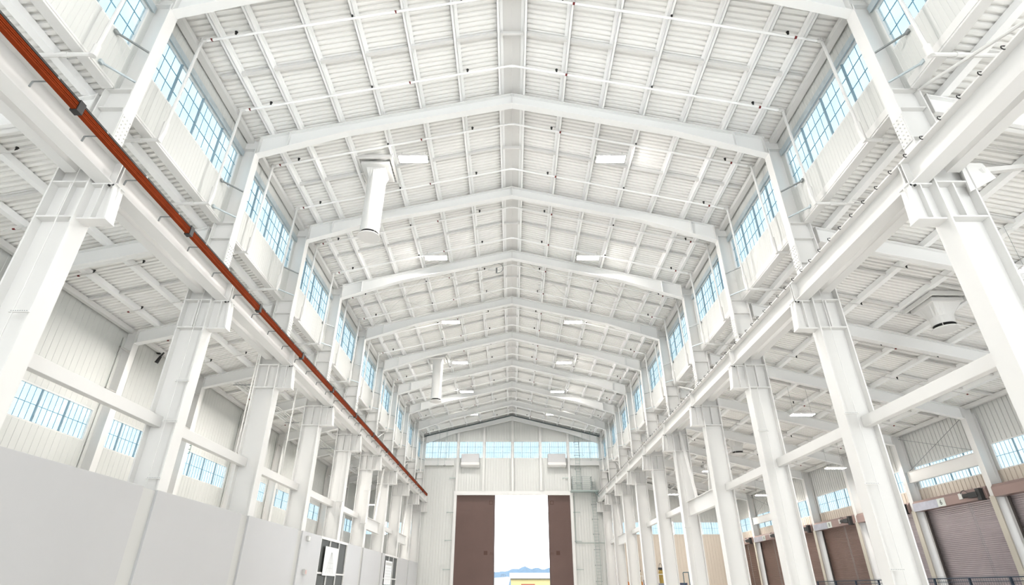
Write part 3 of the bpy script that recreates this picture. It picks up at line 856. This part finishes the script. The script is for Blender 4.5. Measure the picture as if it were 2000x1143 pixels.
for i, (a, e, z0, z1) in enumerate(((31.7, 34.1, .62, 1.98), (47.2, 49.9, .3, 1.95))):
    r = empty('poster', (-9.70, (a+e)/2, z0)); h = (e-a)/2
    MB().box(0, .008, -h, h, 0, z1-z0).build('sheet', mat('paper', (.75, .77, .78), .5), r)
    m = MB()
    if i == 0:
        for q in (-.7, -.35, 0, .35, .7): m.beam((.012, q*.9, .12), (.012, q*.12, z1-z0-.25), .004, .012)
        for z in (.35, .6): m.beam((.012, -.5, z), (.012, .5, z), .004, .01)
    else:
        for q in range(6): m.beam((.012, -h+.3, .35+q*.2), (.012, h-.3-.1*(q % 3), .35+q*.2), .004, .02)
        m.box(.009, .012, -h+.2, h-.2, z1-z0-.3, z1-z0-.12)
    m.build('drawing_lines', LGREY, r)
    tag(r, ('large white sheet with faint line drawing on the nearer dark partition window', 'white printed sheet on the farther dark partition window')[i], 'poster')
for i, (y, z, mm) in enumerate(((28.75, 2.0, LGREY), (28.95, .58, LGREY))):
    r = empty('switch_box', (-9.72, y, z)); MB().box(0, .1, -.16, .16, 0, .24).build('case', mm, r, bevel=.01)
    MB().box(.1, .106, -.1, .1, .04, .2).build('cover', WHITE if i == 0 else mat('pink', (.6, .42, .4), .5), r)
    tag(r, ('upper grey switch box on the white partition before the dark window', 'lower grey box with pinkish cover on the white partition')[i], 'box')

# ------------------------------------------------------------------ end wall fittings
for i, x in enumerate(ECOL):
    m = MB(); zt = MZ-MS*abs(x)-.1; zb = DZ+.42 if DX0-.4 < x < DX1+.4 else FLOOR
    if i in (0, 4): zb = DZ+.42
    m.box(x-.11, x+.11, YE-.30, YE-.27, zb, zt); m.box(x-.11, x+.11, YE-.03, YE-.0, zb, zt); m.box(x-.012, x+.012, YE-.27, YE-.03, zb, zt)
    tag(m.build('wind_column', WHITE), 'white gable post above the doorway, %s from the left' % ORD[i], 'post', 'gable posts')
for s in (-1, 1):
    m = MB()
    v = [(s*x, y, MZ-MS*x+dz) for x in (0, 10.1) for y in (YE-.35, YE-.31) for dz in (-.42, -.2)]
    m.add(v, [(0,1,3,2),(4,6,7,5),(0,4,5,1),(2,3,7,6),(0,2,6,4),(1,5,7,3)])
    tag(m.build('gable_beam', WHITE), 'white sloping beam along the %s half of the gable' % SIDE[s], 'beam')
    m = MB(); m.tube((0, YE-.75, MZ-.10), (s*10.0, YE-.75, MZ-MS*10-.10), .05, 8)
    tag(m.build('dark_conduit', mat('dark_pipe', (.06, .09, .09), .5)), 'dark pipe under the roof along the %s half of the gable' % SIDE[s], 'pipe')
    m = MB(); m.box(*sorted((s*6.6, s*10.3)), YE-.42, YE-.05, 12.35, 12.42); m.box(*sorted((s*6.6, s*10.3)), YE-.08, YE-.05, 12.42, 12.95)
    tag(m.build('gable_girt', WHITE), 'white horizontal beam below the windows at the %s of the gable' % SIDE[s], 'beam')
    # heater hood
    x = -4.72 if s < 0 else 5.05
    r = empty('heater_hood', (x, YE+.04, 12.15))
    MB().prism([(-1.0, .42), (-.05, .42), (-.05, 1.38), (-1.0, 1.38)], -1.0, 1.0, 'x').build('case', PANEL, r, bevel=.02)
    MB().prism([(-1.05, .42), (-.05, .42), (-.05, 0), (-.75, 0), (-1.0, .15)], -1.04, 1.04, 'x').build('lower_lip', WHITE, r, bevel=.02)
    tag(r, 'white box shaped heater hood below the gable windows, %s one' % SIDE[s], 'heater')
# wall stubs
for i, (x, z) in enumerate(((-6.62, 11.0), (6.1, 11.0), (-6.75, 7.4), (-6.8, 4.6), (-6.85, 1.8), (7.1, 7.4), (7.1, 4.5), (7.15, 1.8))):
    m = MB(); m.beam((x-.35, YE-.2, z), (x+.35, YE-.2, z), .07, .07); m.box(x-.4, x-.33, YE-.2, YE, z-.05, z+.05)
    tag(m.build('wall_stay', STEEL), 'small grey stay %s the %s side of the doorway, %s level' % ('beside' if i > 1 else 'above', 'left' if x < 0 else 'right', ('top', 'top', 'upper', 'middle', 'lower', 'upper', 'middle', 'lower')[i]), 'stay', 'grey stays round the doorway')
# ladder
def ladder(x, z0, z1, label):
    r = empty('wall_ladder', (x, YE-.25, z0)); H = z1-z0
    for q in (-.22, .22): MB().box(q-.018, q+.018, -.03, .03, 0, H).build('rail', STEEL, r)
    m = MB()
    for i in range(int(H/.3)): m.tube((-.22, 0, .2+i*.3), (.22, 0, .2+i*.3), .016, 6)
    m.build('rungs', STEEL, r)
    m = MB(); z = .8
    while z < H:
        for q in (-.3, .3): m.box(q-.03, q+.03, -.02, .25, z-.03, z+.03)
        m.box(-.3, .3, -.02, .02, z-.02, z+.02); z += 1.5
    m.build('wall_brackets', GREY, r)
    tag(r, label, 'ladder')
ladder(9.05, FLOOR, 10.9, 'long grey wall ladder climbing to the platform right of the doorway')
ladder(7.45, 9.7, 15.9, 'short upper grey ladder rising from the platform to the gable windows')
r = empty('wall_platform', (8.0, YE-.6, 9.55))
MB().box(-1.5, 1.5, -.75, .5, -.12, 0).build('deck', STEEL, r)
m = MB()
for z in [.2*i for i in range(1, 8)]:
    m.box(-1.35, .75, -.74, -.71, z-.02, z+.02); m.box(-1.37, -1.34, -.74, .5, z-.02, z+.02); m.box(.74, .77, -.74, .5, z-.02, z+.02)
m.build('guard_bars', STEEL, r)
for x in (-1.35, -.3, .75): MB().box(x-.03, x+.03, -.76, -.7, 0, 1.45).build('post', GREY, r)
MB().beam((1.2, 0, -.1), (2.1, 0, -.95), .12, .25).build('bracket_arm', STEEL, r)
tag(r, 'caged grey steel platform on the end wall right of the doorway', 'platform')
m = MB().tube((6.85, YE-.1, 4.35), (10.3, YE-.1, 4.35), .03, 8); m.tube((6.85, YE-.1, 4.35), (6.85, YE-.1, 9.1), .03, 8)
tag(m.build('wall_pipe', STEEL), 'thin grey pipe on the end wall beside the ladder', 'pipe')
# hanging chains and hook
for i, (x, z0) in enumerate(((-8.35, 12.3), (-7.6, 12.2), (-7.45, 12.9), (8.0, 13.3), (8.9, 12.8), (9.7, 12.8))):
    r = empty('hanging_cable', (x, YE-.9, z0)); m = MB().tube((0, 0, .12), (.06, 0, MZ+PH+.03-MS*abs(x)-z0), .018, 6); m.build('cable', STEEL, r)
    m = MB(); pv = None
    for t in range(9):
        an = t/8*math.pi*1.6; p_ = (.09*math.sin(an), 0, .06+.09*math.cos(an))
        if pv: m.tube(pv, p_, .02, 6)
        pv = p_
    m.build('hook', BLACK if i == 1 else STEEL, r)
    tag(r, 'hanging cable with hook in front of the %s gable windows, %s from the left' % (('left', 'right')[i > 2], ORD[i % 3]), 'cable', 'cables at the gable')

# ------------------------------------------------------------------ small fittings
r = empty('ceiling_antenna', (-.95, YF(4)+1.0, MZ-.75))
MB().box(-.55, .35, -.02, .02, -.02, .03).build('white_bar', WHITE, r)
MB().tube((0, 0, .15), (0, 0, -.15), .05, 10).build('stem', GREY, r)
m = MB(); pv = None
for t in range(13):
    an = math.pi*(-.6+t/12*1.3); p_ = (.05+.35*math.cos(an), 0, .15+.35*math.sin(an))
    if pv: m.tube(pv, p_, .02, 6)
    pv = p_
m.build('cable_loop', GREY, r)
tag(r, 'small white aerial bar with looped grey cable just left of the ridge', 'antenna')
r = empty('floodlight', (-16.85, 24.7, 9.35))
MB().tube((0, 0, .1), (.12, 0, .42), .09, 10, .06).build('head', BLACK, r); MB().tube((.1, 0, .4), (.22, 0, .62), .04, 8).build('arm', BLACK, r)
MB().box(-.1, .05, -.06, .06, .55, .68).build('mount', BLACK, r)
tag(r, 'small black floodlight high on the left outer wall', 'light')
# conduits of the left aisle
r = empty('conduit_run', (-14.8, 28.6, 9.9))
m = MB()
for i in range(5): m.tube((-.3+i*.17, i*.12, 0), (-.3+i*.17, 34, 0), .028, 7)
m.build('long_pipes', WHITE, r)
m = MB()
for i in range(3): m.tube((-.3+i*.17, i*.12, 0), (-2.0, i*.12, 0), .028, 7); m.tube((-2.0, i*.12, 0), (-2.0, i*.12, -5.5), .03, 7)
m.build('drop_pipes', WHITE, r)
for i in range(9): MB().box(-.45, .5, .5+i*3.9, .56+i*3.9, -.06, -.03).build('trapeze', GREY, r)
tag(r, 'bundle of white conduits running along the left aisle roof', 'conduit')
for i, (x, y, z0) in enumerate(((-12.0, 24.5, 5.0), (-11.8, 29.3, 4.2), (-12.6, 36.2, 4.2))):
    m = MB().tube((x, y, z0), (x, y, AZ-AS*abs(x)+.28), .03, 7)
    tag(m.build('drop_pipe', WHITE), 'thin white vertical drop pipe in the left aisle, %s' % near(i), 'pipe', 'drop pipes of the left aisle')
m = MB().box(-16.9, -16.6, 27.9, 28.15, 5.85, 6.65); 
r = empty('wall_cage', (-16.7, 28.9, 6.15)); m = MB()
for x in (-.1, .1):
    for y in (-.12, .12): m.box(x-.01, x+.01, y-.01, y+.01, 0, .6)
for z in (0, .2, .4, .6): m.box(-.1, .1, -.12, -.11, z-.01, z+.01); m.box(-.1, .1, .11, .12, z-.01, z+.01); m.box(.09, .1, -.12, .12, z-.01, z+.01)
m.build('cage_bars', mat('green', (.06, .16, .12), .5), r); MB().tube((0, 0, -3.5), (0, 0, .5), .02, 6).build('pipe', WHITE, r)
tag(r, 'small green cage on a pipe beside the left wall windows', 'cage')

# ------------------------------------------------------------------ machines and stair rail at the lower right
def cylinder_rack(x, y, label):
    r = empty('cylinder_rack', (x, y, FLOOR)); H = 1.55-FLOOR
    MB().lathe([(0, .2), (.2, .2), (.2, H-.35), (.12, H-.2), (0, H-.2)], n=20).build('yellow_cylinder', YEL, r, smooth=False)
    MB().tube((0, 0, H-.2), (0, 0, H-.05), .2, 12).build('black_cap', BLACK, r)
    m = MB(); pv = None
    for t in range(9):
        an = math.pi*t/8; p_ = (.12*math.cos(an), 0, H-.05+.3*math.sin(an))
        if pv: m.tube(pv, p_, .015, 6)
        pv = p_
    m.build('hose', BLACK, r)
    m = MB()
    for q in (-.3, .3): m.box(q-.03, q+.03, -.25, -.2, 0, H-.5)
    for z in (.9, 1.7, H-.55): m.box(-.3, .3, -.26, -.21, z, z+.05)
    m.build('white_frame', WHITE, r)
    MB().tube((-.38, 0, .4), (-.38, 0, H-.3), .06, 8).build('dark_tube', MACH, r)
    tag(r, label, 'gas cylinder', 'yellow cylinders between the right columns')
cylinder_rack(11.2, 55.0, 'yellow upright cylinder in white frame between right columns, farther one')
cylinder_rack(11.77, 49.0, 'yellow upright cylinder in white frame between right columns, nearer one')
def engine(x, y, label):
    r = empty('engine_unit', (x, y, FLOOR))
    MB().box(-.6, .6, -.4, .4, 0, 1.55).build('base', MACH, r)
    MB().prism([(-.5, 1.55), (.1, 1.55), (.1, 2.15), (-.1, 2.3), (-.5, 2.3)], -.3, .3, 'y').build('orange_cover', ORG, r, bevel=.02)
    m = MB(); m.tube((.3, 0, 1.5), (.35, 0, 2.35), .12, 10); m.tube((.3, -.3, 2.0), (.7, .1, 2.2), .07, 8); m.box(.15, .7, -.2, .2, 1.6, 2.0)
    m.build('pipework', MACH, r)
    tag(r, label, 'machine', 'orange machines by the right columns')
engine(11.4, 61.4, 'orange and black machine between far right columns, left one')
engine(11.9, 57.6, 'orange and black machine between far right columns, right one')
r = empty('work_table', (11.6, 45.6, FLOOR)); MB().box(-.45, .45, -2.6, 2.0, 1.85, 1.98).build('top', mat('blue_steel', (.05, .06, .1), .4, .3), r)
for x in (-.35, .35):
    for y in (-2.4, 1.8): MB().box(x-.05, x+.05, y-.05, y+.05, 0, 1.85).build('leg', MACH, r)
tag(r, 'dark blue steel bench under the yellow cylinders', 'bench')
r = empty('stair_handrail', (10.88, 39.5, FLOOR)); h = .93-FLOOR
m = MB(); m.tube((0, 0, 0), (0, 0, h), .025, 8); m.tube((0, 0, h), (.55, 0, h+.02), .025, 8); m.tube((.35, 0, 0), (.35, 0, h), .03, 8)
m.tube((.4, 0, h), (1.05, -.3, 1.0), .025, 8); m.tube((.75, .0, h+.02), (1.55, -.3, .9), .025, 8); m.tube((.55, 0, h+.02), (.75, 0, h+.02), .025, 8)
m.tube((1.05, -.3, 1.0), (1.05, -.3, 0), .025, 8); m.tube((1.55, -.3, .9), (1.55, -.3, 0), .025, 8)
m.build('rails', TEAL, r)
tag(r, 'dark teal stair handrail standing beside the right row of columns', 'handrail')

# ------------------------------------------------------------------ outside
r = empty('yellow_building', (-.3, 150, FLOOR), math.radians(0)); z1, z2 = 2.28-FLOOR, 3.45-FLOOR
m = MB().box(0, 22, 0, 9, 0, z1); m.build('wall', YWALL, r)
m = MB().add([(0, 0, z1), (0, 9, z1), (-.0, 4.5, z2), (-1.9, 4.5, 0), (-1.9, 4.5, z1-.4)], [(0, 1, 2)]); m.build('gable', WROOF, r)
m = MB().prism([(-.4, z1-.12), (4.5, z2), (9.4, z1-.12), (9.4, z1), (4.5, z2+.12), (-.4, z1)], -.3, 22.3, 'x'); m.build('roof', GROOF, r)
MB().box(-.3, 22.3, -.45, -.38, z1-.2, z1-.03).build('gutter', mat('gutter', (.08, .07, .05), .6), r)
MB().box(2.5, 5.8, -.06, .02, 0, 1.08-FLOOR).build('red_door', REDB, r)
tag(r, 'yellow building with pale grey roof seen through the doorway', 'building')
r = empty('side_building', (-3.2, 135.5, FLOOR))
MB().prism([(-14, 0), (1.9, 0), (2.9, 3.9), (2.2, 4.0), (1.3, 3.9), (-14, 3.0)], 0, 6, 'y').build('wall', WROOF, r)
tag(r, 'low white building left of the yellow building outside', 'building')
r = empty('scaffold_tower', (-2.0, 146, FLOOR)); m = MB()
for x in (-.55, -.1, .45): m.box(x-.04, x+.04, -.04, .04, 0, 4.55)
for z in (3.0, 3.5, 4.5): m.box(-.55, .45, -.04, .04, z, z+.08)
m.build('frame', mat('scaffold', (.1, .11, .13), .5), r)
tag(r, 'small dark scaffold tower beside the yellow building outside', 'scaffold')
xs = [-400+16*i for i in range(60)]
def hz(x): return 84+.06*x+6*math.sin(x*.03)+3.5*math.sin(x*.11+1)+2*math.sin(x*.31)
m = MB().sheet([[(x, 2450, FLOOR) for x in xs], [(x, 2700, .55*hz(x)) for x in xs], [(x, 3000, hz(x)) for x in xs], [(x, 3500, FLOOR) for x in xs]])
tag(m.build('distant_hills', HILL), 'hazy blue hills on the horizon beyond the doorway', 'hills')
